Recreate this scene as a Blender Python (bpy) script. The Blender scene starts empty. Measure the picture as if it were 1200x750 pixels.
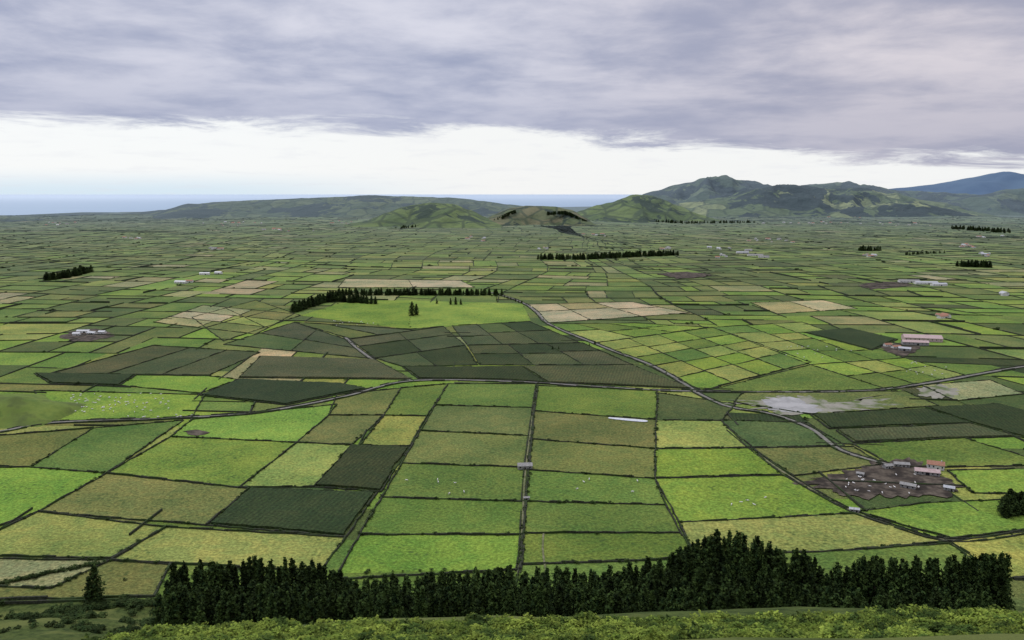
import bpy, bmesh, math, random
from mathutils import Vector, noise, Matrix
rng = random.Random(11)
H = 250.0
F = 942.0
TH = math.atan((375-226)/F)
ct, st = math.cos(TH), math.sin(TH)
scene = bpy.context.scene

def G(u, v, z=0.0):
    """image pixel, cast through the camera -> plain coordinate in metres"""
    dx = (u-600)/F; dy = (375-v)/F
    t = (H-z)/(st-dy*ct)
    return (dx*t, (ct+dy*st)*t)
def zline(v, y):
    dy = (375-v)/F
    return H + y*(-st+dy*ct)/(ct+dy*st)
def nz(x, y, s, seed=0.0, o=3):
    return noise.fractal(Vector((x/s, y/s, seed)), 1.0, 2.0, o)
def swell(x, y):
    """gentle rolling relief of the far plain"""
    k = max(0, min(1, (y-2600)/1500))
    return k*34*max(0, nz(x, y, 1500, 12.5, 2)+.08) if k else 0.0
def interp(pts, x):
    if x <= pts[0][0]: return pts[0][1]
    for (a, b), (c, d) in zip(pts, pts[1:]):
        if x <= c:
            t = (x-a)/(c-a); t2 = t*t*(3-2*t)*0.5+t*0.5
            return b+(d-b)*t2
    return pts[-1][1]

# ---------------------------------------------------------------- materials
class NT:
    def __init__(s, tree):
        s.t = tree; s.n = tree.nodes; s.l = tree.links
    def add(s, typ, **kw):
        nd = s.n.new(typ)
        for k, v in kw.items(): setattr(nd, k, v)
        return nd
    def link(s, a, b): s.l.new(a, b)
    def setin(s, sock, v):
        if hasattr(v, 'is_output') or hasattr(v, 'links'): s.link(v, sock)
        else: sock.default_value = v
    def math(s, op, a, b=0.0, c=0.0, clamp=False):
        nd = s.add('ShaderNodeMath', operation=op, use_clamp=clamp)
        s.setin(nd.inputs[0], a); s.setin(nd.inputs[1], b); s.setin(nd.inputs[2], c)
        return nd.outputs[0]
    def mix(s, f, a, b, mode='MIX'):
        nd = s.add('ShaderNodeMix', data_type='RGBA', blend_type=mode)
        s.setin(nd.inputs[0], f)
        for i, v in ((6, a), (7, b)):
            if isinstance(v, tuple) and len(v) == 3: v = (*v, 1)
            s.setin(nd.inputs[i], v)
        return nd.outputs[2]
    def noise(s, vec, scale, detail=4, rough=0.55, dist=0.0):
        nd = s.add('ShaderNodeTexNoise')
        s.setin(nd.inputs['Vector'], vec)
        nd.inputs['Scale'].default_value = scale
        nd.inputs['Detail'].default_value = detail
        nd.inputs['Roughness'].default_value = rough
        nd.inputs['Distortion'].default_value = dist
        return nd.outputs['Fac']
    def ramp(s, f, a, b, oa=0.0, ob=1.0):
        nd = s.add('ShaderNodeMapRange', interpolation_type='SMOOTHSTEP')
        s.setin(nd.inputs[0], f)
        nd.inputs[1].default_value = a; nd.inputs[2].default_value = b
        nd.inputs[3].default_value = oa; nd.inputs[4].default_value = ob
        return nd.outputs[0]

def newmat(name, rough=0.95, spec=0.1):
    m = bpy.data.materials.new(name); m.use_nodes = True
    t = NT(m.node_tree); b = m.node_tree.nodes['Principled BSDF']
    b.inputs['Roughness'].default_value = rough
    b.inputs['Specular IOR Level'].default_value = spec
    return m, t, b
def haze_tint(t, col, pos, amount=1.0):  # aerial haze painted into the base colour: blue-grey mix by distance from origin
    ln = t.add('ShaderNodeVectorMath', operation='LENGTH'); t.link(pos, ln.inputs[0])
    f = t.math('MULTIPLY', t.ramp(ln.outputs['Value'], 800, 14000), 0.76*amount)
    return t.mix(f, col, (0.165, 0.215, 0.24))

def mat_field():
    m, t, b = newmat('pasture_grass')
    pos = t.add('ShaderNodeNewGeometry').outputs['Position']
    at = t.add('ShaderNodeAttribute', attribute_name='Col')
    col = at.outputs['Color']; crop = at.outputs['Alpha']
    n1 = t.ramp(t.noise(pos, 0.010, 3, .6), 0.34, 0.66)
    n2 = t.ramp(t.noise(pos, 0.040, 5, .72, .5), 0.37, 0.63)
    n3 = t.ramp(t.noise(pos, 0.4, 2, .75), 0.3, 0.7)
    c = t.mix(t.math('MULTIPLY', n1, 0.8), col, t.mix(1.0, col, (0.55, 0.70, 0.66), 'MULTIPLY'))
    c = t.mix(t.math('MULTIPLY', n2, 0.72), c, t.mix(1.0, c, (1.66, 1.28, 1.25), 'MULTIPLY'))
    v = t.math('ADD', t.math('MULTIPLY', n3, 0.66), 0.67)
    c = t.mix(1.0, c, v, 'MULTIPLY')
    vo = t.add('ShaderNodeTexVoronoi'); t.link(pos, vo.inputs['Vector']); vo.inputs['Scale'].default_value = 0.17
    tuft = t.math('MULTIPLY', t.ramp(vo.outputs['Distance'], 0.36, 0.14), t.ramp(n1, .35, .75))
    c = t.mix(t.math('MULTIPLY', tuft, 0.6), c, (0.04, 0.075, 0.02))
    mp = t.add('ShaderNodeMapping'); t.link(pos, mp.inputs[0]); mp.inputs['Rotation'].default_value = (0, 0, math.radians(12))
    w = t.add('ShaderNodeTexWave'); t.link(mp.outputs[0], w.inputs['Vector'])
    w.inputs['Scale'].default_value = 0.075; w.inputs['Distortion'].default_value = 1.6; w.inputs['Detail'].default_value = 1
    w.inputs['Detail Scale'].default_value = 4
    rows = t.math('MULTIPLY', w.outputs['Fac'], crop)
    c = t.mix(t.math('MULTIPLY', rows, 0.5), c, t.mix(1.0, c, (0.5, 0.48, 0.5), 'MULTIPLY'))
    t.link(haze_tint(t, c, pos), b.inputs['Base Color'])
    bp = t.add('ShaderNodeBump'); bp.inputs['Strength'].default_value = 0.7; bp.inputs['Distance'].default_value = 0.8
    t.link(n3, bp.inputs['Height']); t.link(bp.outputs[0], b.inputs['Normal'])
    return m
def mat_noise(name, c1, c2, scale, rough=0.95, c3=None, s3=0.01, bump=0.0, hz=0.0, spec=0.1, rnd=0.0, det=3):
    m, t, b = newmat(name, rough, spec)
    pos = t.add('ShaderNodeNewGeometry').outputs['Position']
    c = t.mix(t.ramp(t.noise(pos, scale, det, .65), 0.3, 0.7), c1, c2)
    if c3: c = t.mix(t.ramp(t.noise(pos, s3, det, .6), 0.45, 0.62), c, c3)
    if rnd:
        r = t.add('ShaderNodeObjectInfo').outputs['Random']
        c = t.mix(1.0, c, t.math('ADD', t.math('MULTIPLY', r, rnd*2), 1-rnd), 'MULTIPLY')
    if hz: c = haze_tint(t, c, pos, hz)
    t.link(c, b.inputs['Base Color'])
    if bump:
        bp = t.add('ShaderNodeBump'); bp.inputs['Strength'].default_value = 0.8; bp.inputs['Distance'].default_value = bump
        t.link(t.noise(pos, scale*2, 4, .7), bp.inputs['Height']); t.link(bp.outputs[0], b.inputs['Normal'])
    return m
def mat_hill(name, base, alt, forest, thr=0.5, hz=1.0, cell=0.006, fscale=0.0016):
    m, t, b = newmat(name)
    pos = t.add('ShaderNodeNewGeometry').outputs['Position']
    sq = t.add('ShaderNodeMapping'); t.link(pos, sq.inputs[0]); sq.inputs['Scale'].default_value = (1, .5, 1.6)
    vo = t.add('ShaderNodeTexVoronoi', distance='CHEBYCHEV'); t.link(sq.outputs[0], vo.inputs['Vector']); vo.inputs['Scale'].default_value = cell
    sep = t.add('ShaderNodeSeparateColor'); t.link(vo.outputs['Color'], sep.inputs[0])
    ve = t.add('ShaderNodeTexVoronoi', feature='DISTANCE_TO_EDGE'); t.link(sq.outputs[0], ve.inputs['Vector']); ve.inputs['Scale'].default_value = cell
    c = t.mix(t.ramp(sep.outputs[0], .3, .7), base, alt)
    c = t.mix(t.ramp(ve.outputs['Distance'], 0.09, 0.02, 0, .7), c, (0.025, .04, .015))
    c = t.mix(t.math('MULTIPLY', t.ramp(t.noise(pos, .012, 4, .65), .35, .65), .5), c, (0.05, .07, .02))
    c = t.mix(t.ramp(t.noise(pos, fscale, 5, .66, .6), thr, thr+.02), c, forest)
    t.link(haze_tint(t, c, pos, hz), b.inputs['Base Color'])
    bp = t.add('ShaderNodeBump'); bp.inputs['Strength'].default_value = 1.0; bp.inputs['Distance'].default_value = 60
    t.link(t.noise(pos, .004, 6, .6), bp.inputs['Height']); t.link(bp.outputs[0], b.inputs['Normal'])
    return m

M_field = mat_field()
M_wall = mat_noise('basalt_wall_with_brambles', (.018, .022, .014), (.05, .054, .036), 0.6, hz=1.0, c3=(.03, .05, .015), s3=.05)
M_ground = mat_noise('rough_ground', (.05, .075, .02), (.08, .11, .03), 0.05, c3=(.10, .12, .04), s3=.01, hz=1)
M_hillside = mat_noise('hillside_grass', (.025, .042, .010), (.08, .11, .026), 0.3, c3=(.11, .13, .035), s3=.035, bump=1.2, det=6)
M_mound = mat_noise('mound_grass', (.09, .14, .03), (.15, .20, .04), 0.06, c3=(.08, .11, .03), s3=.03, bump=.8, det=5)
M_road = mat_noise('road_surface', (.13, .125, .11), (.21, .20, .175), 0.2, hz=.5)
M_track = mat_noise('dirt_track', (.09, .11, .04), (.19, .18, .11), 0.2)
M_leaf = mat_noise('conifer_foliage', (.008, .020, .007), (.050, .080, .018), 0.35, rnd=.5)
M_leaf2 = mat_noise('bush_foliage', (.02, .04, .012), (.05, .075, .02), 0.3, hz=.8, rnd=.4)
M_bark = mat_noise('bark', (.05, .035, .025), (.09, .07, .05), 2)
M_shrub = mat_noise('shrub_leaves', (.07, .115, .016), (.23, .29, .045), 0.9, c3=(.04, .07, .014), s3=.4, rnd=.4)
M_mud = mat_noise('farmyard_mud', (.045, .035, .028), (.12, .10, .075), 0.12, c3=(.03, .025, .02), s3=.05)
M_white = mat_noise('whitewash', (.5, .5, .47), (.65, .64, .6), .8)
M_grey = mat_noise('weathered_concrete', (.20, .20, .19), (.33, .32, .30), .8)
M_tile = mat_noise('clay_tile_roof', (.26, .13, .08), (.38, .21, .15), 1.2)
M_pink = mat_noise('faded_pink_sheet_roof', (.38, .28, .26), (.48, .38, .36), .5)
M_tin = mat_noise('tin_roof', (.30, .31, .32), (.48, .49, .50), .6, rough=.5, spec=.3)
M_dark = mat_noise('dark_opening', (.015, .015, .018), (.03, .03, .03), 2)
M_plastic = mat_noise('silage_sheet', (.42, .45, .47), (.6, .62, .65), .5, rough=.4, spec=.4)

# ---------------------------------------------------------------- mesh helpers
def mkobj(name, verts, faces, mats, fm=None, parent=None, cols=None, smooth=False):
    me = bpy.data.meshes.new(name)
    me.from_pydata(verts, [], faces)
    for m in (mats if isinstance(mats, (list, tuple)) else [mats]): me.materials.append(m)
    if fm: me.polygons.foreach_set('material_index', fm)
    if cols:
        a = me.color_attributes.new('Col', 'FLOAT_COLOR', 'CORNER')
        flat = []
        for p, c in zip(me.polygons, cols):
            flat.extend(c*p.loop_total)
        a.data.foreach_set('color', flat)
    if smooth: me.polygons.foreach_set('use_smooth', [True]*len(me.polygons))
    me.update()
    o = bpy.data.objects.new(name, me); scene.collection.objects.link(o)
    if parent: o.parent = parent
    return o
def empty(name, loc=(0, 0, 0), rot=0):
    o = bpy.data.objects.new(name, None); scene.collection.objects.link(o)
    o.location = loc; o.rotation_euler = (0, 0, rot); o.empty_display_size = 1
    return o
def linked(name, me, parent, loc, s, rz, sz=None):
    o = bpy.data.objects.new(name, me); scene.collection.objects.link(o)
    o.parent = parent; o.location = loc; o.rotation_euler = (0, 0, rz)
    o.scale = (s, s, sz if sz else s)
    return o
def inpoly(x, y, P):
    c = False; n = len(P); j = n-1
    for i in range(n):
        xi, yi = P[i]; xj, yj = P[j]
        if (yi > y) != (yj > y) and x < (xj-xi)*(y-yi)/(yj-yi)+xi: c = not c
        j = i
    return c

# ---------------------------------------------------------------- field colours (linear albedo)
C = {
 'b': (.155, .250, .038), 'g': (.108, .175, .034), 'o': (.130, .158, .044), 'y': (.205, .250, .060),
 'd': (.070, .105, .031), 'c': (.034, .054, .019), 'k': (.072, .090, .038), 't': (.36, .325, .18),
 'w': (.26, .265, .12), 'm': (.105, .105, .05),
}
def jit(c, a=.12):
    k = 1+rng.uniform(-a, a)
    return (c[0]*k*(1+rng.uniform(-a, a)), c[1]*k, c[2]*k*(1+rng.uniform(-a, a)))

FV, FF, FC = [], [], []          # flat fields
CV, CF, CC = [], [], []          # standing maize
WV, WF = [], []                  # walls
HAND = []                        # hand-set field polygons, corners read as image pixels
zlev = [0.08]
MEAN = (.135, .172, .058)
def addpoly(P, code, z, fade=0.0):
    c = jit(C[code], .10); crop = 1.0 if code in 'ck' else 0.0
    if code in 'tw': crop = .35
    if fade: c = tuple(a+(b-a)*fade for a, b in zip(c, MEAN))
    i = len(FV)
    FV.extend([(x, y, z+swell(x, y)) for x, y in P]); FF.append(list(range(i, i+len(P)))); FC.append((*c, crop))
def addcorn(P, code, h=2.3):
    c = (*jit(C[code], .08), 1.0)
    cx = sum(p[0] for p in P)/len(P); cy = sum(p[1] for p in P)/len(P)
    Q = []
    for a in range(len(P)):
        p, q = P[a], P[(a+1) % len(P)]
        L = math.hypot(p[0]-q[0], p[1]-q[1]); m_ = max(1, int(L/7))
        for k_ in range(m_):
            x = p[0]+(q[0]-p[0])*k_/m_; y = p[1]+(q[1]-p[1])*k_/m_
            d = math.hypot(x-cx, y-cy); k = (d-rng.uniform(2.0, 4.2))/d
            Q.append((cx+(x-cx)*k, cy+(y-cy)*k))
    i = len(CV); n = len(Q)
    CV.extend([(x, y, h) for x, y in Q]); CV.extend([(x, y, 0) for x, y in Q])
    CF.append(list(range(i, i+n))); CC.append(c)
    for a in range(n):
        b = (a+1) % n
        CF.append([i+a, i+n+a, i+n+b, i+b]); CC.append(c)
def wall(a, b, w=1.3, h=1.4, step=22, test=None, skip=0.0):
    L = math.hypot(b[0]-a[0], b[1]-a[1])
    if L < 1: return
    n = max(1, int(L/step)); dx, dy = (b[0]-a[0])/L, (b[1]-a[1])/L
    pts = []
    for i in range(n+1):
        t = i/n; j = 0 if i in (0, n) else rng.uniform(-.8, .8)
        pts.append((a[0]+(b[0]-a[0])*t-dy*j, a[1]+(b[1]-a[1])*t+dx*j))
    w0 = w*rng.uniform(.8, 1.25)/2
    for p, q in zip(pts, pts[1:]):
        if test and test((p[0]+q[0])/2, (p[1]+q[1])/2): continue
        if skip and rng.random() < skip: continue
        h1 = h*rng.uniform(.6, 1.4); ww = w0*rng.uniform(.6, 1.5)
        i = len(WV)
        ox, oy = -dy*ww, dx*ww
        for (x, y) in (p, q):
            s = swell(x, y)
            WV.extend([(x-ox, y-oy, s-.4), (x-ox*.6, y-oy*.6, s+h1), (x+ox*.6, y+oy*.6, s+h1), (x+ox, y+oy, s-.4)])
        for k in range(3): WF.append([i+k, i+k+1, i+k+5, i+k+4])
        WF.append([i, i+1, i+2, i+3]); WF.append([i+4, i+5, i+6, i+7])
seen = set()
def fieldpx(code, pts, walls=True, corn=False, w=1.4, h=1.4):
    P = [G(u, v) for u, v in pts]
    HAND.append(P)
    zlev[0] += .004
    addpoly(P, 'd' if corn else code, zlev[0])
    if corn: addcorn(P, code)
    if walls:
        n = len(pts)
        for i in range(n):
            k = tuple(sorted((pts[i], pts[(i+1) % n])))
            if k in seen: continue
            seen.add(k); wall(P[i], P[(i+1) % n], w, h, 9)
def block(codes, quad, nu, nv, w=1.3, h=1.4, j=.14):
    """block with image-pixel corners, cut into nu x nv fields; quad = TL,TR,BR,BL"""
    Q = [G(u, v) for u, v in quad]
    HAND.append(Q)
    us = [0]+[(i+rng.uniform(-j, j))/nu for i in range(1, nu)]+[1]
    def pt(a, b):
        x = (1-b)*((1-a)*Q[0][0]+a*Q[1][0])+b*((1-a)*Q[3][0]+a*Q[2][0])
        y = (1-b)*((1-a)*Q[0][1]+a*Q[1][1])+b*((1-a)*Q[3][1]+a*Q[2][1])
        return (x, y)
    for i in range(nu):
        vs = [0]+[(k+rng.uniform(-j*1.6, j*1.6))/nv for k in range(1, nv)]+[1]
        wall(pt(us[i], 0), pt(us[i], 1), w, h, 12)
        for k in range(nv):
            P = [pt(us[i], vs[k]), pt(us[i+1], vs[k]), pt(us[i+1], vs[k+1]), pt(us[i], vs[k+1])]
            zlev[0] += .004
            cd = codes[(i*nv+k) % len(codes)] if len(codes) == nu*nv else rng.choice(codes)
            addpoly(P, cd, zlev[0]); wall(P[0], P[1], w, h, 12)
    wall(pt(1, 0), pt(1, 1), w, h, 12); wall(pt(0, 1), pt(1, 1), w, h, 12)

# --- centre strips
def L1(y): return 525-.585*(y-450)
def L2(y): return 628-.088*(y-450)
ya = [(450, 450), (475, 478), (505, 511), (543, 548), (583, 588), (627, 627), (680, 668)]
for (a, b), (c, d), code in zip(ya, ya[1:], 'googgb'):
    fieldpx(code, [(L1(a), a), (L2(b), b), (L2(d), d), (L1(c), c)])
L3 = [(770, 458), (769, 492), (768, 526), (768, 561), (780, 592), (798, 625), (815, 655)]
yb = [452, 482, 515, 551, 588, 625, 662]
for i, code in enumerate('googgg'):
    a, b = yb[i], yb[i+1]
    fieldpx(code, [(L2(a)+1, a), L3[i], L3[i+1], (L2(b)+1, b)])
fieldpx('g', [(609, 662), (815, 655), (840, 700), (600, 700)])
fieldpx('g', [(130, 670), (390, 672), (609, 668), (600, 700), (180, 702)], walls=False)
# --- left of centre
fieldpx('o', [(395, 463), (470, 455), (450, 487), (385, 487)])
fieldpx('o', [(385, 487), (450, 487), (412, 522), (348, 519)])
fieldpx('y', [(348, 519), (412, 522), (368, 571), (280, 572)])
fieldpx('g', [(470, 455), (525, 450), (500, 488), (450, 487)])
fieldpx('y', [(450, 487), (500, 488), (480, 523), (422, 522)])
fieldpx('c', [(412, 522), (480, 525), (446, 577), (368, 571)], corn=True)
fieldpx('c', [(292, 573), (442, 578), (405, 630), (242, 616)], corn=True)
fieldpx('b', [(200, 512), (348, 519), (280, 572), (125, 555)])
fieldpx('b', [(225, 492), (395, 474), (385, 487), (348, 519), (200, 512)])
fieldpx('o', [(125, 555), (292, 573), (242, 616), (45, 600)])
fieldpx('y', [(45, 600), (195, 618), (130, 655), (-60, 650)])
fieldpx('y', [(195, 618), (405, 630), (375, 670), (130, 657)])
fieldpx('g', [(110, 502), (215, 493), (125, 555), (35, 548)])
fieldpx('o', [(-40, 514), (110, 502), (35, 548), (-60, 546)])
fieldpx('b', [(-90, 548), (35, 548), (125, 555), (45, 600), (-60, 640)])
fieldpx('b', [(40, 458), (240, 463), (225, 490), (60, 494)], walls=True)
fieldpx('w', [(-60, 655), (130, 657), (60, 690), (-90, 684)])
fieldpx('o', [(-90, 684), (60, 690), (130, 657), (200, 662), (180, 700), (-90, 705)])
# --- maize belt
block('kkcdkc', [(180, 405), (305, 413), (245, 440), (60, 438)], 3, 1)
fieldpx('c', [(40, 438), (160, 440), (140, 452), (60, 450)], corn=True)
fieldpx('k', [(305, 418), (440, 422), (482, 445), (280, 443)], corn=True)
fieldpx('c', [(280, 445), (400, 450), (430, 456), (335, 475), (235, 464)], corn=True)
fieldpx('b', [(160, 440), (245, 441), (280, 445), (235, 461), (140, 452)])
block('kdkk', [(345, 378), (405, 398), (440, 421), (262, 404)], 2, 2)
block('dkd', [(345, 378), (480, 386), (520, 383), (410, 397)], 3, 1)
block('kckk', [(410, 398), (520, 383), (545, 405), (440, 420)], 2, 2)
block('kkck', [(440, 420), (545, 405), (560, 428), (472, 430)], 2, 1)
block('kkdkck', [(530, 382), (620, 377), (680, 402), (548, 405)], 3, 2)
block('kkckk', [(548, 405), (682, 402), (742, 428), (562, 428)], 3, 2)
fieldpx('c', [(472, 431), (612, 430), (640, 449), (600, 446), (490, 444)], corn=True)
fieldpx('k', [(612, 430), (742, 429), (810, 456), (700, 451), (640, 449)], corn=True)
# --- bright hollow + windbreak fields
fieldpx('b', [(352, 370), (410, 352), (480, 352), (480, 386)], walls=False)
fieldpx('b', [(480, 352), (612, 356), (622, 376), (480, 386)], walls=False)
block('tt', [(405, 327), (540, 329), (556, 337), (396, 337)], 2, 1)
block('gkoygkoo', [(225, 372), (300, 352), (352, 370), (262, 400)], 2, 2)
block('wotywo', [(180, 378), (238, 358), (345, 368), (300, 392)], 3, 2)
block('ttwtwttt', [(616, 357), (740, 354), (808, 367), (640, 379)], 3, 2)
block('twt', [(880, 355), (965, 352), (1005, 362), (910, 368)], 2, 1)
block('bybgyb', [(700, 402), (835, 384), (950, 425), (822, 458)], 4, 5)
block('bbgyg', [(640, 380), (745, 379), (830, 384), (700, 402)], 3, 2)
block('gybygb', [(835, 384), (940, 378), (1060, 420), (950, 428)], 3, 4)
block('gbygo', [(950, 428), (1060, 420), (1130, 440), (1040, 457)], 3, 2)
fieldpx('c', [(942, 390), (995, 385), (1052, 398), (1022, 411)], corn=True)
fieldpx('g', [(822, 460), (950, 428), (1040, 457), (1000, 458)])
# --- right
fieldpx('d', [(771, 461), (862, 474), (845, 493), (769, 493)])
fieldpx('y', [(769, 493), (845, 494), (876, 525), (768, 526)])
fieldpx('b', [(768, 527), (880, 526), (916, 557), (768, 560)])
fieldpx('b', [(768, 562), (918, 558), (1000, 602), (796, 613)])
fieldpx('y', [(796, 613), (1000, 603), (1110, 636), (960, 648), (815, 650)])
fieldpx('d', [(845, 493), (945, 496), (990, 523), (876, 525)])
fieldpx('o', [(880, 526), (1000, 524), (1035, 545), (930, 558)], walls=True)
fieldpx('o', [(860, 472), (870, 461), (1060, 459), (1100, 476), (950, 486)])
fieldpx('c', [(950, 487), (1085, 480), (1140, 497), (972, 503)], corn=True)
fieldpx('k', [(980, 505), (1140, 498), (1190, 512), (1000, 519)], corn=True)
fieldpx('c', [(1085, 478), (1170, 474), (1290, 505), (1290, 535), (1190, 511), (1140, 497)], corn=True)
fieldpx('g', [(1000, 521), (1130, 514), (1230, 545), (1110, 548), (1050, 548)])
fieldpx('w', [(1080, 452), (1160, 446), (1200, 462), (1120, 470)])
fieldpx('b', [(1110, 552), (1290, 548), (1290, 580), (1140, 578)])
fieldpx('b', [(1005, 600), (1090, 590), (1290, 582), (1290, 610), (1115, 632)])
fieldpx('y', [(1115, 636), (1290, 612), (1330, 650), (1180, 680)])
fieldpx('g', [(815, 652), (960, 648), (1112, 638), (1180, 682), (830, 690)])

# ---------------------------------------------------------------- roads
ROADS = []
def smooth(pts, n=8):
    out = []
    for i in range(len(pts)-1):
        p0 = pts[max(i-1, 0)]; p1 = pts[i]; p2 = pts[i+1]; p3 = pts[min(i+2, len(pts)-1)]
        for k in range(n):
            t = k/n
            out.append(tuple(.5*((2*p1[a])+(-p0[a]+p2[a])*t+(2*p0[a]-5*p1[a]+4*p2[a]-p3[a])*t*t+(-p0[a]+3*p1[a]-3*p2[a]+p3[a])*t**3) for a in (0, 1)))
    out.append(pts[-1]); return out
def ribbon(name, px, width, mat, z, verge=True, vw=1.5):
    P = smooth([G(u, v) for u, v in px]); ROADS.append((P, width))
    V, Fc = [], []; S = [[], []]
    for i, p in enumerate(P):
        a = P[max(i-1, 0)]; b = P[min(i+1, len(P)-1)]
        d = math.hypot(b[0]-a[0], b[1]-a[1]) or 1; nx, ny = -(b[1]-a[1])/d, (b[0]-a[0])/d
        hw = width/2
        V += [(p[0]-nx*hw, p[1]-ny*hw, z), (p[0]+nx*hw, p[1]+ny*hw, z)]
        for s, sg in ((0, -1), (1, 1)):
            S[s].append((p[0]+sg*nx*(hw+vw*.8), p[1]+sg*ny*(hw+vw*.8)))
        if i: Fc.append([2*i-2, 2*i-1, 2*i+1, 2*i])
    mkobj(name, V, Fc, mat)
    if verge:
        for s in S:
            for a, b in zip(s, s[1:]): wall(a, b, vw, 1.5, 18, skip=.08)
ribbon('country_road', [(-120, 522), (0, 506), (60, 496), (190, 491), (300, 484), (400, 466), (480, 447), (600, 447.5), (720, 455), (815, 459), (1000, 459), (1090, 449), (1200, 430), (1330, 415)], 5.0, M_road, .9, vw=2.2)
ribbon('country_road', [(815, 459), (792, 444), (760, 427), (725, 414), (695, 402), (665, 390), (640, 378), (630, 367), (618, 358), (600, 350), (575, 343)], 5.0, M_road, .92, vw=2.2)
ribbon('country_road', [(482, 447), (462, 436), (440, 424), (418, 408), (405, 396)], 4.5, M_road, .94)
ribbon('country_road', [(812, 458), (850, 476), (905, 486), (950, 503), (985, 528), (1040, 545)], 4.5, M_road, .96, vw=2)
ribbon('farm_track', [(845, 497), (905, 545), (985, 593), (1050, 618), (1115, 634), (1200, 625), (1330, 600)], 2.8, M_track, .6)
ribbon('farm_track', [(629, 452), (621, 510), (615, 560), (611, 640), (607, 672)], 1.5, M_track, .62, vw=1.2)
ribbon('farm_track', [(637, 625), (636, 645), (640, 672)], 1.4, M_track, .64, False)

def blocked(x, y):
    for P in HAND:
        if inpoly(x, y, P): return True
    for P, w in ROADS:
        for p in P[::2]:
            if abs(p[0]-x) < 14 and abs(p[1]-y) < 14: return True
    return False

# ---------------------------------------------------------------- patchwork of small fields over the plain
ca, sa = math.cos(math.radians(-3)), math.sin(math.radians(-3))
def warp(u, v):
    k = min(1, max(0, (v-600)/1500))
    a = nz(u, v, 1900, 1.3, 2)*230*k + nz(u, v, 500, 5.3, 2)*34
    b = nz(u, v, 1900, 7.7, 2)*260*k + nz(u, v, 500, 9.3, 2)*34
    x, y = u+a, v+b
    sh = .22*max(0, min(1, (u-150)/900))*(v-900)*-1
    x += sh*k
    return (x*ca-y*sa, x*sa+y*ca)
SPOTS = []
def bsp(u0, v0, u1, v1, tgt, tone):
    w, h = u1-u0, v1-v0
    if w*h < tgt*rng.uniform(.5, 2.8) and max(w, h) < 3.8*min(w, h):
        P = [warp(u0, v1), warp(u1, v1), warp(u1, v0), warp(u0, v0)]
        r = rng.random()
        if r < .014*tone[1]: cd = 't'
        elif r < .045*tone[1]+.01: cd = 'w'
        elif r < .04+.17*tone[0]: cd = rng.choice('ckkkd')
        else: cd = rng.choice('bbggggoooyddd' if tone[2] > 0 else 'bbbgggoyyyd')
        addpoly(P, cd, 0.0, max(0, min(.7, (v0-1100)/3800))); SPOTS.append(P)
        return
    if w > h*rng.uniform(.75, 1.4):
        c = u0+w*rng.uniform(.3, .7); a, b = (c, v0), (c, v1)
        bsp(u0, v0, c, v1, tgt, tone); bsp(c, v0, u1, v1, tgt, tone)
    else:
        c = v0+h*rng.uniform(.3, .7); a, b = (u0, c), (u1, c)
        bsp(u0, v0, u1, c, tgt, tone); bsp(u0, c, u1, v1, tgt, tone)
    hedge(a, b)
def hedge(a, b):
    v = (a[1]+b[1])/2
    hgt = 1.45 if v < 3000 else 1.15
    if rng.random() < .12 and v > 1400: hgt *= 2.2
    wd = 1.7 if v < 1500 else 1.9+(v-1500)/4000
    n = max(1, int(math.hypot(b[0]-a[0], b[1]-a[1])/140))
    pts = [warp(a[0]+(b[0]-a[0])*i/n, a[1]+(b[1]-a[1])*i/n) for i in range(n+1)]
    for p, q in zip(pts, pts[1:]):
        wall(p, q, wd, hgt, 45, test=blocked if v < 2600 else None, skip=.09)
MU, MV = 420, 380
v = 440
while v < 8600:
    nu = int((v+MV)*.85+500)//MU+1
    for i in range(-nu, nu):
        u0 = i*MU
        tone = (max(0, nz(u0, v, 1500, 3.1, 2)*1.8+.45), max(0, 1+nz(u0, v, 1300, 8.1, 2)*3), nz(u0, v, 1100, 2.1))
        bsp(u0, v, u0+MU, v+MV, 11500 if v < 4500 else 17000, tone)
        hedge((u0, v), (u0+MU, v)); hedge((u0, v), (u0, v+MV))
    v += MV

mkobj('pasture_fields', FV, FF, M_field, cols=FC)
mkobj('maize_crop', CV, CF, M_field, cols=CC)
mkobj('stone_walls', WV, WF, M_wall)

# ---------------------------------------------------------------- ground sheet and sea
GP = [(-30000, 480, -1.5), (60000, 480, -1.5), (60000, 60000, -1.5), (9000, 60000, -1.5), (2500, 16000, -1.5), (-1500, 12500, -1.5),
      (-5200, 10800, -1.5), (-4900, 8900, -1.5), (-5600, 8300, -1.5), (-8000, 8100, -1.5), (-12000, 8600, -1.5), (-30000, 8000, -1.5)]
mkobj('ground', GP, [list(range(len(GP)))], M_ground)
m, t, b = newmat('sea_water', .35, .5)
pos = t.add('ShaderNodeNewGeometry').outputs['Position']
sx = t.add('ShaderNodeSeparateXYZ'); t.link(pos, sx.inputs[0])
mp = t.add('ShaderNodeMapping'); t.link(pos, mp.inputs[0]); mp.inputs['Scale'].default_value = (.3, 1, 1)
c = t.mix(t.ramp(sx.outputs['Y'], 8000, 50000), (.13, .26, .38), (.42, .55, .67))  # paler seaward: horizon haze painted into the water colour
c = t.mix(t.math('MULTIPLY', t.noise(mp.outputs[0], .0006, 4), .5), c, (.26, .39, .52))
t.link(c, b.inputs['Base Color'])
mkobj('sea', [(-120000, -2000, -22), (120000, -2000, -22), (120000, 140000, -22), (-120000, 140000, -22)], [[0, 1, 2, 3]], m)

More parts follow.
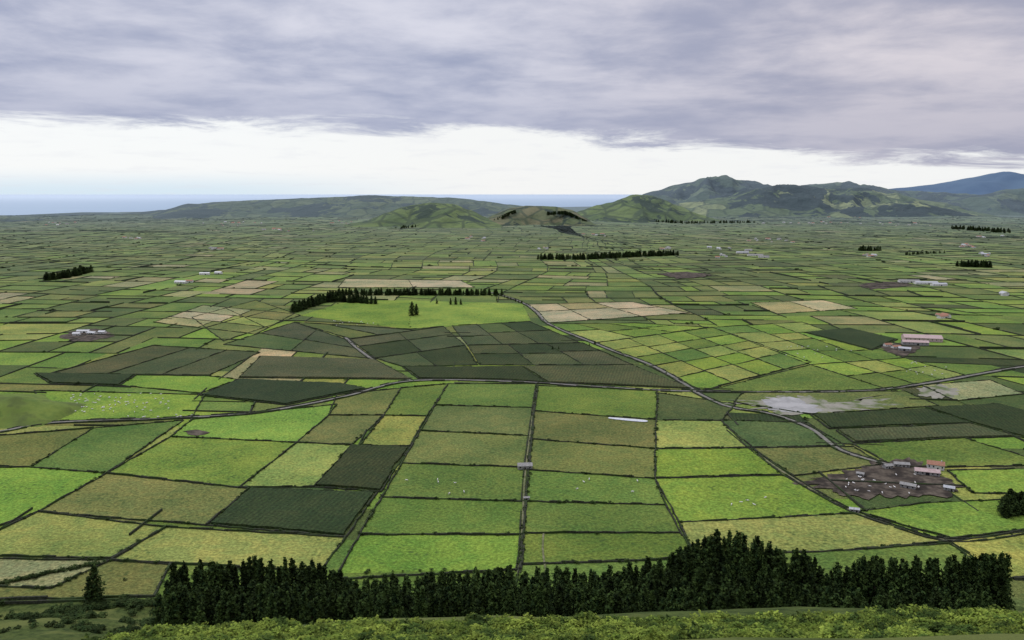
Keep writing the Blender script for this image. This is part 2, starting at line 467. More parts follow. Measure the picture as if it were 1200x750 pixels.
# ---------------------------------------------------------------- near hillside
SH = [(-100, 830), (0, 795), (70, 768), (120, 755), (200, 746), (300, 742), (600, 738), (900, 732), (1200, 726), (1400, 723)]
def slope(x, y):
    px = 600+F*x*.93/60
    sh = zline(interp(SH, px), 60)
    if px < 0: sh -= min(60, -px*.02)
    z = interp([(-80, 252), (0, 246), (30, (246+sh)/2+0), (60, sh), (75, sh-11), (290, 62), (330, 46), (400, 20), (450, 0.5), (500, -2.5)], y)
    bx, by = x-112, y-412
    z += 21*math.exp(-(bx*bx)/(38*38)-(by*by)/(30*30))
    k = max(0, min(1, (y-80)/60))
    z += k*nz(x, y, 45, 4.4)*4.0*max(0, min(1, (500-y)/60)) + nz(x, y, 9, 1.1)*.35
    return z
V, Fc = [], []
xs = [-800+i*7 for i in range(230)]; ys = [-80+i*5 for i in range(118)]
for y in ys:
    for x in xs: V.append((x, y, slope(x, y)))
for j in range(len(ys)-1):
    for i in range(len(xs)-1):
        a = j*len(xs)+i; Fc.append([a, a+1, a+len(xs)+1, a+len(xs)])
mkobj('hillside_terrain', V, Fc, M_hillside, smooth=True)

# ---------------------------------------------------------------- trees
def tree_mesh(name, seed, Hh=28, R=4.2, n=1500, shape=.75):
    r = random.Random(seed); V, Fc, fm = [], [], []
    k = 7
    for i, (z, rad) in enumerate([(-2, .5), (Hh*.3, .38), (Hh*.7, .2), (Hh*.97, .04)]):
        for a in range(k): V.append((rad*math.cos(a*6.283/k), rad*math.sin(a*6.283/k), z))
        if i:
            for a in range(k): Fc.append([(i-1)*k+a, (i-1)*k+(a+1) % k, i*k+(a+1) % k, i*k+a]); fm.append(1)
    lob = [r.uniform(.72, 1.25) for _ in range(9)]
    nb = 60
    for bi in range(nb):
        f = .05+.93*bi/nb; z0 = Hh*f; a0 = bi*2.4+r.uniform(-.4, .4)
        RR = R*min(1, (1-f)**shape*1.25+.02)*lob[int(a0*1.43) % 9]*r.uniform(.75, 1.2)
        i = len(V)
        c, s = math.cos(a0), math.sin(a0)
        V += [(0, 0, z0-.12), (0, 0, z0+.12), (c*RR*.9, s*RR*.9, z0-.1*RR)]; Fc.append([i, i+1, i+2]); fm.append(1)
        m_ = int(n/nb*(.5+RR/R))
        for q in range(m_):
            t = r.random()**.5
            rr = RR*t; sp = (.25+.35*t)*RR*.55+.25
            x = c*rr+r.gauss(0, sp*.55); y = s*rr+r.gauss(0, sp*.55); z = z0-rr*.12+r.gauss(0, .45)+ (t**2)*.3
            sz = r.uniform(.4, .85); az = r.uniform(0, 6.28); ti = r.uniform(-.5, .9)
            ux, uy, uz = math.cos(az)*sz, math.sin(az)*sz, sz*ti
            vx, vy, vz = -math.sin(az)*sz*.6, math.cos(az)*sz*.6, -sz*.35
            i = len(V)
            V += [(x-ux, y-uy, z-uz), (x+vx, y+vy, z+vz), (x+ux, y+uy, z+uz), (x-vx, y-vy, z-vz+.2)]
            Fc.append([i, i+1, i+2, i+3]); fm.append(0)
    o = mkobj(name, V, Fc, [M_leaf, M_bark], fm); me = o.data
    bpy.data.objects.remove(o); return me
TM = [tree_mesh('conifer_mesh', s, 28, R, 1500, sh) for s, R, sh in ((1, 3.9, .75), (2, 4.4, .7), (3, 3.4, .85), (4, 4.2, .62), (5, 3.7, .78))]
TOP = [(185, 674), (215, 654), (300, 649), (370, 656), (430, 672), (500, 668), (600, 661), (700, 662), (760, 650), (800, 634), (840, 614), (885, 626), (930, 642), (970, 658), (1010, 646), (1100, 648), (1172, 640)]
forest = empty('conifer_forest')
y = 341.0
while y < 424:
    x = -190.0
    while x < 275:
        xx, yy = x+rng.uniform(-2.4, 2.4), y+rng.uniform(-2.4, 2.4); x += 6.3
        px = 600+F*xx*.935/yy
        if px < 190+rng.uniform(-12, 14) or px > 1172+rng.uniform(-12, 12): continue
        g = slope(xx, yy); top = zline(interp(TOP, px), yy); al = (top-g)
        h = rng.uniform(20, 31)
        if yy > 400: h = al*rng.uniform(.80, 1.04)
        h = min(h, al*rng.uniform(.94, 1.05)); h = max(10, min(h, 40))
        s = h/28; linked('conifer', rng.choice(TM), forest, (xx, yy, g-.5), s*rng.uniform(.9, 1.2) if h < 34 else 1.15, rng.uniform(0, 6.28), s)
    y += 6.4
def treerow(name, px, n, h, jx=4, zs=1.0):
    P = [G(u, v) for u, v in px]; e = empty(name)
    L = [0]
    for a, b in zip(P, P[1:]): L.append(L[-1]+math.hypot(a[0]-b[0], a[1]-b[1]))
    for i in range(n):
        d = L[-1]*(i+rng.uniform(-.4, .4))/max(1, n-1); d = max(0, min(L[-1], d))
        for k in range(len(P)-1):
            if d <= L[k+1]: break
        t = (d-L[k])/(L[k+1]-L[k]+1e-6)
        hh = h*rng.uniform(.65, 1.15)/28
        x = P[k][0]+(P[k+1][0]-P[k][0])*t+rng.uniform(-jx, jx); y = P[k][1]+(P[k+1][1]-P[k][1])*t+rng.uniform(-jx, jx)
        linked('conifer', rng.choice(TM), e, (x, y, swell(x, y)-.3), hh*1.7, rng.uniform(0, 6), hh)
treerow('windbreak_trees', [(344, 366), (375, 355), (395, 353), (437, 356)], 100, 20, 9)
treerow('windbreak_trees', [(385, 350), (400, 346), (440, 346), (500, 346), (585, 346)], 150, 17, 7)
treerow('windbreak_trees', [(585, 346), (612, 356)], 14, 7, 3)
treerow('windbreak_trees', [(632, 304), (680, 304), (740, 301), (790, 299)], 230, 22, 22)
treerow('windbreak_trees', [(50, 329), (75, 326), (102, 319)], 80, 22, 14)
treerow('windbreak_trees', [(1125, 313), (1160, 314)], 40, 22, 12)
treerow('windbreak_trees', [(1005, 294), (1028, 294)], 24, 22, 12)
treerow('windbreak_trees', [(1120, 268), (1180, 273)], 80, 26, 60)
treerow('windbreak_trees', [(735, 258), (800, 262), (880, 261)], 150, 24, 60)
treerow('windbreak_trees', [(470, 268), (500, 264)], 40, 20, 50)
treerow('windbreak_trees', [(1060, 300), (1100, 298)], 30, 12, 20)
treerow('windbreak_trees', [(640, 410), (700, 404)], 4, 6, 5)
for (u, v, h) in [(483, 370, 30), (488, 369, 24), (512, 356, 14), (528, 357, 16), (534, 357, 18), (540, 357, 14), (113, 706, 26), (106, 705, 17)]:
    x, y = G(u, v); z = slope(x, y) if y < 480 else 0
    linked('conifer_tree', rng.choice(TM), None, (x, y, z-.4), h/28*1.3, rng.uniform(0, 6), h/28)
grove = empty('conifer_grove')
for i in range(60):
    x, y = G(rng.uniform(1172, 1260), rng.uniform(592, 606))
    h = rng.uniform(11, 17); linked('conifer', rng.choice(TM), grove, (x, y, -.3), h/28*2.0, rng.uniform(0, 6), h/28)

def bush_mesh(name, seed, n, sz, mat, flat=.7):
    r = random.Random(seed); V, Fc = [], []
    cl = [(r.uniform(-.6, .6), r.uniform(-.6, .6), r.uniform(.1, .5), r.uniform(.35, .6)) for _ in range(7)]
    for q in range(n):
        cx, cy, cz, cr = r.choice(cl)
        a, b_ = r.uniform(0, 6.28), r.uniform(-.3, 1.57); rr = cr*r.uniform(.75, 1.1)
        x = cx+rr*math.cos(a)*math.cos(b_); y = cy+rr*math.sin(a)*math.cos(b_); z = cz*flat+rr*math.sin(b_)*flat
        az = r.uniform(0, 6.28); s = sz*r.uniform(.6, 1.3); ti = r.uniform(-.6, .6)
        ux, uy, uz = math.cos(az)*s, math.sin(az)*s, ti*s
        vx, vy, vz = -math.sin(az)*s*.6, math.cos(az)*s*.6, r.uniform(-.5, .5)*s
        i = len(V); V += [(x-ux, y-uy, z-uz), (x+vx, y+vy, z+vz), (x+ux, y+uy, z+uz), (x-vx, y-vy, z-vz)]; Fc.append([i, i+1, i+2, i+3])
    i = len(V); V += [(-.04, 0, -.3), (.04, 0, -.3), (0, .03, .5)]; Fc.append([i, i+1, i+2])
    o = mkobj(name, V, Fc, mat); me = o.data; bpy.data.objects.remove(o); return me
BM = [bush_mesh('bush_mesh', s, 200, .18, M_leaf2, 1.0) for s in (1, 2, 3)]
SM = [bush_mesh('shrub_mesh', s, 150, .14, M_shrub, 1.0) for s in (4, 5, 6, 7)]
hb = empty('hedgerow_bushes')
for i in range(1700):
    P = rng.choice(SPOTS); a = rng.randrange(4); p, q = P[a], P[(a+1) % 4]; t = rng.random()
    x, y = p[0]+(q[0]-p[0])*t, p[1]+(q[1]-p[1])*t
    if blocked(x, y): continue
    k = 1 if rng.random() < .8 else 4
    for j in range(k):
        s = rng.uniform(2.0, 4.6)*(1 if y < 2500 else 1.3)
        linked('bush', rng.choice(BM), hb, (x+rng.uniform(-8, 8)*(k > 1), y+rng.uniform(-8, 8)*(k > 1), swell(x, y)), s, rng.uniform(0, 6))
for P in HAND:
    n = len(P)
    for a in range(n):
        p, q = P[a], P[(a+1) % n]
        for j in range(rng.randrange(0, 12)):
            t = rng.random(); s = rng.uniform(.7, 2.1)
            linked('bush', rng.choice(BM), hb, (p[0]+(q[0]-p[0])*t+rng.uniform(-1.4, 1.4), p[1]+(q[1]-p[1])*t+rng.uniform(-1.4, 1.4), .3), s, rng.uniform(0, 6))
for i in range(420):
    x, y = G(rng.uniform(-40, 215), rng.uniform(700, 790)); 
    if nz(x, y, 18, 6) < -.02: continue
    linked('bush', rng.choice(BM), hb, (x, y, slope(x, y)-.3), rng.uniform(1.0, 3.4), rng.uniform(0, 6))
for i in range(110):
    x, y = G(60+i*1.25, 718-i*.12+rng.uniform(-3, 3)); linked('bush', rng.choice(BM), hb, (x, y, slope(x, y)-.3), rng.uniform(1.5, 3.5), rng.uniform(0, 6))
for i in range(70):
    x, y = G(-20+i*2.0, 688-i*.4+rng.uniform(-1.5, 1.5)); linked('bush', rng.choice(BM), hb, (x, y, slope(x, y)-.1 if y < 480 else .1), rng.uniform(1., 2.6), rng.uniform(0, 6))
fs = empty('hillside_shrubs')
for i in range(4400):
    x, y = rng.uniform(-50, 54), rng.uniform(49, 64)
    s = rng.uniform(.3, .9)*(1.3 if nz(x, y, 3, 9.9) > .15 else 1)
    linked('shrub', rng.choice(SM), fs, (x, y, slope(x, y)-.12), s, rng.uniform(0, 6))

# ---------------------------------------------------------------- hills
def ridge(name, prof, dist, depth, mat, rough=.18, zb=-5, nx=120, ny=60, seed=1.0, flat=1.0):
    """prof: skyline points as (column, row) image pixels -> crest heights at given distance"""
    V, Fc = [], []
    x0 = (prof[0][0]-600)/F*dist; x1 = (prof[-1][0]-600)/F*dist
    for j in range(ny+1):
        t = j/ny*2-1
        y = dist+t*depth
        for i in range(nx+1):
            x = x0+(x1-x0)*i/nx
            px = 600+F*x/dist
            zc = zline(interp(prof, px), dist)
            sp = min(1, .82+.4*nz(x, 0, depth*.8, seed, 3))
            bell = max(0, 1-(abs(t)/sp)**1.4)**(1.25/flat) if abs(t) < sp else 0
            edge = min(1, min(i, nx-i)/5)
            rv = nz(x, y*.6, depth*.5, seed+3, 5)
            rv = .25-abs(rv)*1.1
            z = zb+(max(zc, 0)-zb)*bell*(1+rough*rv*(abs(t)**.6)*2.4)*edge
            V.append((x, y, z+rough*18*nz(x, y, depth*.12, seed, 3)*edge*bell))
    for j in range(ny):
        for i in range(nx):
            a = j*(nx+1)+i; Fc.append([a, a+1, a+nx+2, a+nx+1])
    return mkobj(name, V, Fc, mat, smooth=True)
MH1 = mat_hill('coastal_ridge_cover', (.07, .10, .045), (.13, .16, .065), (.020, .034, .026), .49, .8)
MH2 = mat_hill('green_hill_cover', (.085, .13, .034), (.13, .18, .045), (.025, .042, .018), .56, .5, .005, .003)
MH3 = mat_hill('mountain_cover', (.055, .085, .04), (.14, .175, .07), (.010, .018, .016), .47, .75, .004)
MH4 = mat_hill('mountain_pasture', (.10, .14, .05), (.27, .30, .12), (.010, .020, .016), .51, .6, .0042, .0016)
MH5 = mat_noise('far_mountain', (.08, .13, .20), (.11, .17, .24), .0006)  # bluish base colour has the distance haze painted in
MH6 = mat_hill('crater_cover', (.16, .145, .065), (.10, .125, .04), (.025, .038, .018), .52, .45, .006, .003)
ridge('coastal_ridge', [(20, 262), (70, 257), (130, 252), (200, 246), (225, 239), (260, 237), (300, 235), (340, 233), (400, 231), (430, 229), (480, 230), (530, 232), (570, 236), (600, 240), (640, 246), (680, 256)], 9300, 1500, MH1, .45, seed=2, nx=200)
ridge('green_hill', [(395, 266), (430, 259), (455, 249), (480, 241), (505, 238), (530, 239), (550, 246), (575, 257), (600, 264)], 6500, 800, MH2, .3, seed=5, nx=80)
ridge('crater_hill', [(560, 264), (578, 252), (598, 244), (620, 241), (650, 242), (668, 246), (685, 255), (700, 264)], 6700, 620, MH6, .25, seed=7, nx=60, flat=1.6)
ridge('green_hill', [(650, 262), (680, 247), (700, 240), (715, 238), (728, 233), (742, 228), (760, 229), (775, 234), (795, 242), (820, 252), (850, 262)], 7600, 800, MH2, .35, seed=9, nx=90)
ridge('mountain', [(740, 232), (765, 224), (790, 216), (806, 213), (818, 209), (842, 207), (853, 212), (880, 212), (895, 218), (920, 221), (950, 217), (975, 213), (1000, 217), (1040, 223), (1100, 226), (1200, 236), (1300, 250)], 11500, 1900, MH3, .8, seed=11, nx=240)
ridge('mountain_foothills', [(760, 248), (800, 238), (850, 232), (880, 222), (910, 217), (940, 217), (965, 222), (1000, 221), (1040, 227), (1090, 237), (1130, 248)], 9700, 1300, MH4, .7, seed=13, nx=160)
ridge('mountain_foothills', [(960, 250), (1000, 243), (1040, 238), (1070, 236), (1100, 244), (1130, 250)], 8600, 600, MH4, .4, seed=14, nx=90)
ridge('forested_hills', [(1070, 250), (1100, 238), (1140, 228), (1180, 222), (1220, 217), (1300, 215), (1400, 222), (1500, 250)], 10000, 1200, MH3, .5, seed=17, nx=140)
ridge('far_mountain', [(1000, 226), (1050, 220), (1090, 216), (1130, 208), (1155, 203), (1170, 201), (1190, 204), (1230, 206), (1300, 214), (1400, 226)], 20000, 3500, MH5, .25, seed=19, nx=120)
ridge('coastal_hill', [(-60, 264), (-20, 257), (15, 254), (35, 256), (55, 264)], 7400, 500, MH1, .2, seed=21, nx=50)
ridge('grassy_mound', [(-160, 486), (-60, 468), (0, 465), (45, 474), (80, 487)], 890, 120, M_mound, .1, seed=23, nx=60)
ct_ = empty('crater_rim_trees')
for i in range(170):
    px = rng.choice([rng.uniform(580, 604), rng.uniform(640, 684), rng.uniform(655, 684)])
    x = (px-600)/F*6600; y = 6420+rng.uniform(-90, 60)
    z = (zline(interp([(575, 258), (604, 246), (640, 248), (660, 247), (685, 258)], px), 6400))
    linked('conifer', rng.choice(TM), ct_, (x, y, z-26), 2.0, rng.uniform(0, 6), .95)

# ---------------------------------------------------------------- buildings
def box(V, Fc, fm, x0, x1, y0, y1, z0, z1, mi):
    i = len(V)
    V += [(x0, y0, z0), (x1, y0, z0), (x1, y1, z0), (x0, y1, z0), (x0, y0, z1), (x1, y0, z1), (x1, y1, z1), (x0, y1, z1)]
    for f in ([0, 3, 2, 1], [4, 5, 6, 7], [0, 1, 5, 4], [1, 2, 6, 5], [2, 3, 7, 6], [3, 0, 4, 7]): Fc.append([i+k for k in f]); fm.append(mi)
def bmeshes(L, W, h, rise, wallm, roofm, nwin):
    """gabled building meshes: walls, roof, windows_and_door"""
    a, b_ = L/2, W/2
    V = [(-a, -b_, 0), (a, -b_, 0), (a, b_, 0), (-a, b_, 0), (-a, -b_, h), (a, -b_, h), (a, b_, h), (-a, b_, h), (-a, 0, h+rise), (a, 0, h+rise)]
    w = ([V, [[0, 1, 5, 4], [2, 3, 7, 6], [1, 2, 6, 9, 5], [3, 0, 4, 8, 7]], [wallm]])
    o = .5; dz = rise*o/b_; t = .18
    V2 = []; F2 = []
    for s in (-1, 1):
        i = len(V2)
        V2 += [(-a-o, s*(b_+o), h-dz+.03), (a+o, s*(b_+o), h-dz+.03), (a+o, 0, h+rise+.03), (-a-o, 0, h+rise+.03)]
        V2 += [(p[0], p[1], p[2]+t) for p in V2[i:i+4]]
        for f in ([0, 1, 2, 3], [4, 5, 6, 7], [0, 1, 5, 4], [1, 2, 6, 5], [3, 0, 4, 7]): F2.append([i+k for k in f])
    V3, F3, fm = [], [], []
    n = nwin
    for k in range(n):
        cx = -a+L*(k+.5)/n
        door = (k == n//2)
        hw = .55 if not door else (.6 if L < 16 else 1.6)
        z0, z1 = (.05, 2.2 if L < 16 else 3.0) if door else (h*.42, h*.78)
        for s in (-1, 1): box(V3, F3, fm, cx-hw, cx+hw, s*b_-.05, s*b_+.05, z0, z1, 0)
    return w, (V2, F2, [roofm]), (V3, F3, [M_dark])
def building(name, u, v, L, W, h, rise, rot, wallm, roofm, nwin=4, chimney=False, loc=None):
    x, y = loc if loc else G(u, v)
    e = empty(name, (x, y, swell(x, y)+.3), math.radians(rot))
    w, r, d = bmeshes(L, W, h, rise, wallm, roofm, nwin)
    mkobj('walls', *w[:2], w[2], parent=e); mkobj('roof', *r[:2], r[2], parent=e); mkobj('windows_and_door', *d[:2], d[2], parent=e)
    if chimney:
        V, Fc, fm = [], [], []; box(V, Fc, fm, L*.3, L*.3+.9, -.45, .45, h, h+rise+1, 0); mkobj('chimney', V, Fc, M_white, parent=e)
    return e
building('stone_barn', 615, 549, 13, 8, 3.4, 1.8, 4, M_grey, M_grey, 3)
building('water_trough_shed', 617, 586, 4.5, 3, 2.2, .6, 3, M_grey, M_grey, 1)
building('field_shed', 1001, 600, 7, 4, 2.6, .8, -20, M_grey, M_tin, 2)
building('cattle_barn', 1080, 399, 60, 26, 6, 4, -14, M_pink, M_pink, 9)
building('cattle_barn', 1072, 404, 40, 14, 5, 2.5, -14, M_grey, M_pink, 6)
building('farm_shed', 1050, 408, 14, 8, 3, 1.5, 10, M_white, M_tile, 3)
building('farm_shed', 1060, 411, 18, 9, 4, 2, -30, M_grey, M_tin, 3)
building('farm_shed', 1040, 406, 12, 7, 3.5, 2, 10, M_white, M_tile, 3)
building('farmhouse', 1096, 549, 14, 9, 4.5, 2.4, -25, M_white, M_tile, 4, True)
building('milking_shed', 1086, 556, 20, 9, 3.5, 1.8, -20, M_grey, M_pink, 5)
building('farm_shed', 1056, 547, 13, 6, 3, 1.3, -12, M_grey, M_grey, 4)
building('farm_shed', 1040, 549, 8, 5, 3, 1.2, 15, M_grey, M_grey, 3)
building('farm_shed', 1112, 575, 8, 5, 3, 1.2, -30, M_grey, M_tin, 2)
building('hay_shelter', 1064, 572, 12, 6, 3.2, 1.2, -35, M_grey, M_grey, 3)
building('farm_shed', 1008, 558, 6, 4, 2.6, 1, -30, M_grey, M_grey, 2)
for u, v, L in ((98, 390, 22), (108, 392, 16), (90, 393, 12), (120, 391, 12)): building('farm_shed', u, v, L, 8, 3.5, 2, rng.uniform(-20, 20), M_white, M_tin, 4)
for u, v, L in ((212, 332, 34), (222, 331, 20), (240, 322, 30), (256, 321, 22)): building('farm_shed', u, v, L, 12, 5, 2.5, rng.uniform(-15, 15), M_white, rng.choice([M_tin, M_tile]), 4)
for u, v, L in ((1065, 331, 55), (1085, 333, 60), (1100, 335, 40), (870, 297, 50), (885, 300, 60), (895, 302, 40), (877, 294, 30)): building('cattle_barn', u, v, L, 16, 5, 3, rng.uniform(-15, 10), M_white, rng.choice([M_tin, M_tin, M_grey]), 6)
HM = []
for i, (wm, rm) in enumerate(((M_white, M_tile), (M_white, M_tin), (M_white, M_grey), (M_white, M_tile))):
    V, Fc, fm = [], [], []; L, W = 15+3*i, 10
    parts = bmeshes(L, W, 4.5, 2.6, wm, rm, 4)
    for mi, (pv, pf, _) in enumerate(parts):
        o = len(V); V += pv; Fc += [[k+o for k in f] for f in pf]; fm += [mi]*len(pf)
    ob = mkobj('house_mesh', V, Fc, [wm, rm, M_dark], fm); HM.append(ob.data); bpy.data.objects.remove(ob)
ham = empty('distant_village_houses')
cl = [(250, 292, 4, 8), (160, 280, 5, 12), (330, 270, 8, 20), (270, 262, 14, 30), (400, 262, 8, 20), (840, 292, 6, 12), (900, 282, 8, 18), (960, 262, 14, 35), (1060, 262, 14, 40), (940, 249, 26, 30),
      (1000, 254, 20, 40), (1130, 290, 5, 15), (1020, 300, 4, 8), (1160, 300, 4, 8), (700, 275, 5, 20), (560, 280, 4, 15), (1100, 372, 3, 5), (780, 292, 3, 6), (640, 292, 3, 4), (60, 262, 8, 30), (1180, 345, 2, 5), (870, 248, 10, 20), (850, 300, 4, 10), (1150, 280, 6, 20)]
for u, v, n, sp in cl:
    for i in range(n):
        x, y = G(u+rng.gauss(0, sp*.7), v+rng.gauss(0, 1.0)); linked('house', rng.choice(HM), ham, (x, y, swell(x, y)), rng.uniform(.8, 1.3), rng.uniform(0, 3.14))

# ---------------------------------------------------------------- yards, ponds, sheeting
def blob(name, px, mat, z, rag=.12, n=6):
    P = smooth([G(u, v) for u, v in px+[px[0]]], n)[:-1]
    cx = sum(p[0] for p in P)/len(P); cy = sum(p[1] for p in P)/len(P)
    V = []
    for x, y in P:
        k = 1+rag*nz(x, y, 9, 3.3); V.append((cx+(x-cx)*k, cy+(y-cy)*k, z))
    return mkobj(name, V, [list(range(len(V)))], mat)
blob('farmyard', [(945, 563), (1000, 552), (1030, 541), (1070, 540), (1100, 552), (1125, 575), (1060, 583), (985, 580)], M_mud, .82, .35, 10)
blob('farmyard', [(1035, 405), (1065, 402), (1078, 409), (1060, 417), (1038, 412)], M_mud, .63, .3)
blob('farmyard', [(70, 394), (100, 386), (130, 391), (125, 397), (85, 400)], M_mud, .64, .3)
blob('farmyard', [(1005, 334), (1040, 330), (1068, 333), (1045, 338), (1015, 338)], M_mud, .65, .3)
blob('farmyard', [(770, 322), (800, 319), (830, 323), (800, 327)], M_mud, 1.65, .3)
m, t, b = newmat('silty_pond_water', .25, .4)
pos = t.add('ShaderNodeNewGeometry').outputs['Position']
t.link(t.mix(t.ramp(t.noise(pos, .05, 5), .4, .6), (.22, .22, .20), (.32, .315, .295)), b.inputs['Base Color'])
M_silt = mat_noise('dried_silt', (.20, .195, .15), (.30, .285, .24), .1, c3=(.10, .13, .05), s3=.05, det=6)
blob('silt_flat', [(862, 470), (900, 468), (935, 464), (985, 472), (1030, 464), (1040, 472), (1010, 482), (950, 486), (905, 484), (880, 478)], M_silt, .66, .5, 10)
blob('pond', [(897, 470), (925, 467), (955, 477), (950, 484), (915, 483), (898, 477)], m, .70, .35, 10)
blob('silt_flat', [(1075, 457), (1100, 452), (1125, 458), (1115, 466), (1085, 466)], M_silt, .67, .4, 10)
blob('silage_cover', [(714, 489.5), (735, 491), (757, 493), (756, 495), (735, 493.5), (714, 491)], M_plastic, .7, 0, 3)
blob('bare_earth', [(215, 506), (232, 504), (243, 507), (230, 511)], M_mud, .6, .4)

# ---------------------------------------------------------------- cattle
m_cow, t, b = newmat('cow_hide', .8)
pos = t.add('ShaderNodeTexCoord').outputs['Object']
t.link(t.mix(t.ramp(t.noise(pos, 1.2, 1), .56, .60), (.76, .74, .70), (.03, .028, .025)), b.inputs['Base Color'])
def cow_mesh(graze):
    V, Fc = [], []
    def loft(rings, k=8):
        i0 = len(V)
        for (x, y, z, ry, rz) in rings:
            for a in range(k):
                V.append((x, y+ry*math.cos(a*6.283/k), z+rz*math.sin(a*6.283/k)))
        for r_ in range(len(rings)-1):
            for a in range(k): Fc.append([i0+r_*k+a, i0+r_*k+(a+1) % k, i0+(r_+1)*k+(a+1) % k, i0+(r_+1)*k+a])
        Fc.append([i0+a for a in range(k)]); Fc.append([i0+(len(rings)-1)*k+a for a in range(k)])
    loft([(-1.15, 0, 1.15, .12, .15), (-1.05, 0, 1.12, .28, .30), (-.6, 0, 1.05, .34, .36), (0, 0, 1.0, .38, .38), (.55, 0, .98, .33, .42), (.85, 0, 1.08, .24, .34), (1.05, 0, 1.15, .15, .22)])
    if graze: loft([(.9, 0, 1.15, .16, .22), (1.2, 0, .85, .12, .17), (1.45, 0, .5, .10, .12), (1.5, 0, .42, .13, .14), (1.62, 0, .2, .09, .09), (1.68, 0, .06, .07, .06)])
    else: loft([(.9, 0, 1.2, .16, .22), (1.2, 0, 1.4, .12, .17), (1.4, 0, 1.52, .12, .13), (1.6, 0, 1.46, .12, .12), (1.85, 0, 1.33, .08, .08), (1.95, 0, 1.28, .07, .06)])
    def leg(x, y, front):
        i0 = len(V); k = 6
        pts = [(x, .95, .12), (x+(.02 if front else .08), .6, .10), (x-(0 if front else .1), .38, .06), (x, .08, .05), (x+.03, 0, .07)]
        for (xx, z, r_) in pts:
            for a in range(k): V.append((xx+r_*math.cos(a*6.283/k), y+r_*math.sin(a*6.283/k), z))
        for r_ in range(4):
            for a in range(k): Fc.append([i0+r_*k+a, i0+r_*k+(a+1) % k, i0+(r_+1)*k+(a+1) % k, i0+(r_+1)*k+a])
    for x, f in ((.65, 1), (-.85, 0)):
        for y in (-.2, .2): leg(x, y, f)
    loft([(-1.15, 0, 1.3, .03, .03), (-1.24, 0, 1.0, .02, .04), (-1.24, 0, .55, .04, .08)], 5)
    hx, hz = (1.42, .56) if graze else (1.42, 1.58)
    for s in (-1, 1):
        i = len(V); V.extend([(hx, s*.1, hz), (hx+.02, s*.3, hz+.02), (hx-.08, s*.26, hz+.1)]); Fc.append([i, i+1, i+2])
    o = mkobj('cow_mesh', V, Fc, m_cow, smooth=True); me = o.data; bpy.data.objects.remove(o); return me
CM = [cow_mesh(True), cow_mesh(False)]
herd = empty('dairy_cow_herd')
for u0, u1, v0, v1, n in ((80, 200, 462, 484, 75), (150, 235, 487, 490, 8), (440, 560, 560, 580, 6), (980, 1080, 556, 580, 24), (900, 1000, 405, 420, 16), (1060, 1110, 425, 440, 14), (390, 440, 376, 382, 14), (650, 760, 560, 580, 5), (820, 900, 570, 595, 5)):
    for i in range(n):
        x, y = G(rng.uniform(u0, u1), rng.uniform(v0, v1)); linked('dairy_cow', CM[rng.random() < .3], herd, (x, y, .3), rng.uniform(1.05, 1.2), rng.uniform(0, 6.28))

# ---------------------------------------------------------------- sky
w = bpy.data.worlds.new('World'); scene.world = w; w.use_nodes = True
t = NT(w.node_tree); bg = w.node_tree.nodes['Background']; bg.inputs['Strength'].default_value = 0.1
SEL, SAZ = math.radians(48), math.radians(-35)
sky = t.add('ShaderNodeTexSky', sky_type='NISHITA'); sky.sun_disc = False; sky.sun_elevation = SEL; sky.sun_rotation = SAZ
co = t.add('ShaderNodeTexCoord').outputs['Generated']
sp = t.add('ShaderNodeSeparateXYZ'); t.link(co, sp.inputs[0]); X, Y, Z = sp.outputs
zc = t.math('MAXIMUM', Z, 0.0)
den = t.math('ADD', zc, 0.10)
cb = t.add('ShaderNodeCombineXYZ'); t.link(t.math('DIVIDE', X, den), cb.inputs[0]); t.link(t.math('DIVIDE', Y, den), cb.inputs[1])
P = cb.outputs[0]
n1 = t.noise(P, .6, 4, .5, .4); n2 = t.noise(P, 2.0, 6, .6, .2)
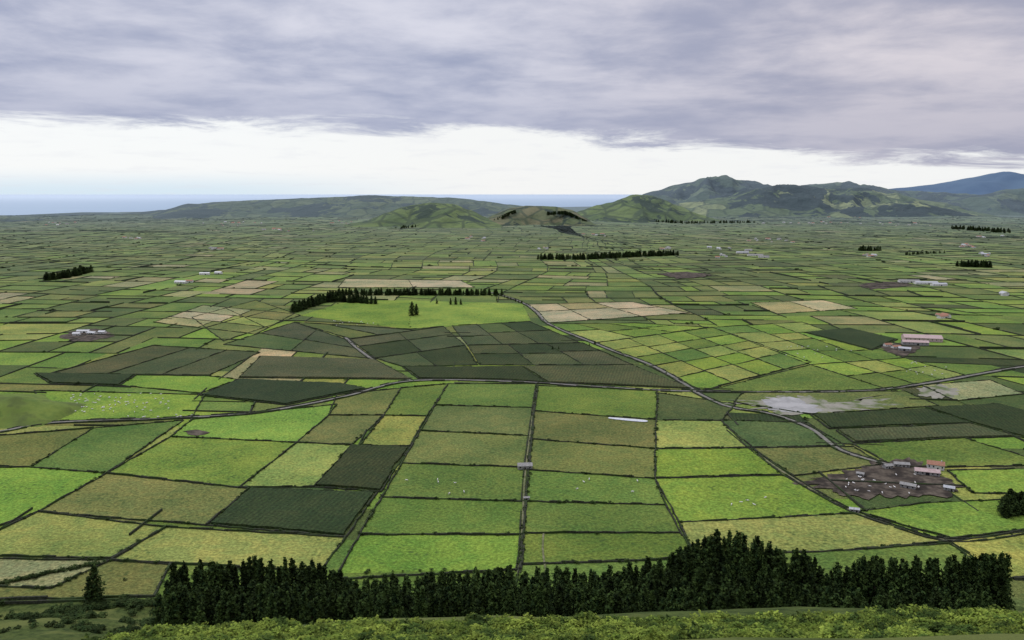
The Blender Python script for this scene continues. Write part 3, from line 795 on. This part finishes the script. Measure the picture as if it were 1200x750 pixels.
lum = t.ramp(t.math('ADD', t.math('MULTIPLY', n1, .62), t.math('MULTIPLY', n2, .38)), .36, .62)
lum = t.math('MULTIPLY', lum, t.ramp(zc, .05, .18, .42, 1.0))
cloud = t.mix(lum, (3.5, 3.9, 5.4), (6.9, 7.0, 8.0))
cloud = t.mix(t.ramp(X, -.15, .5), cloud, t.mix(1.0, cloud, (1.08, 1.0, .93), 'MULTIPLY'))
ov = t.ramp(zc, .25, .8, 1.0, 1.85)
cloud = t.mix(1.0, cloud, ov, 'MULTIPLY')
gap = t.mix(t.ramp(zc, .0, .03), (6.8, 8.2, 9.3), (9.4, 9.6, 9.7))
gap = t.mix(t.ramp(X, -.4, .0), gap, (9.3, 9.4, 9.4))
gap = t.mix(t.math('MULTIPLY', t.ramp(n2, .5, .7), .22), gap, (7.4, 7.6, 8.4))
gap = t.mix(0.05, gap, sky.outputs[0])
edge = t.math('SUBTRACT', .072, t.math('MULTIPLY', t.math('MAXIMUM', t.math('ADD', X, .02), 0.0), .085))
n4 = t.noise(P, .9, 7, .66, .5)
zz = t.math('ADD', t.math('SUBTRACT', zc, edge), t.math('MULTIPLY', t.math('SUBTRACT', n4, .5), .09))
mask = t.ramp(zz, -.006, .014)
t.link(t.mix(mask, gap, cloud), bg.inputs['Color'])

sd = bpy.data.lights.new('sun', 'SUN'); sd.energy = 1.5; sd.angle = math.radians(12); sd.color = (1, .97, .92)
so = bpy.data.objects.new('sun', sd); scene.collection.objects.link(so)
d = Vector((math.sin(SAZ)*math.cos(SEL), math.cos(SAZ)*math.cos(SEL), math.sin(SEL)))
so.rotation_euler = d.to_track_quat('Z', 'Y').to_euler()

# ---------------------------------------------------------------- camera
cam = bpy.data.cameras.new('camera'); co_ = bpy.data.objects.new('camera', cam); scene.collection.objects.link(co_)
co_.location = (0, 0, H); co_.rotation_euler = (math.pi/2-TH, 0, 0)
cam.sensor_width = 36; cam.lens = F/1200*36; cam.clip_start = .5; cam.clip_end = 300000
scene.camera = co_
scene.view_settings.view_transform = 'Standard'; scene.view_settings.look = 'None'; scene.view_settings.exposure = 0
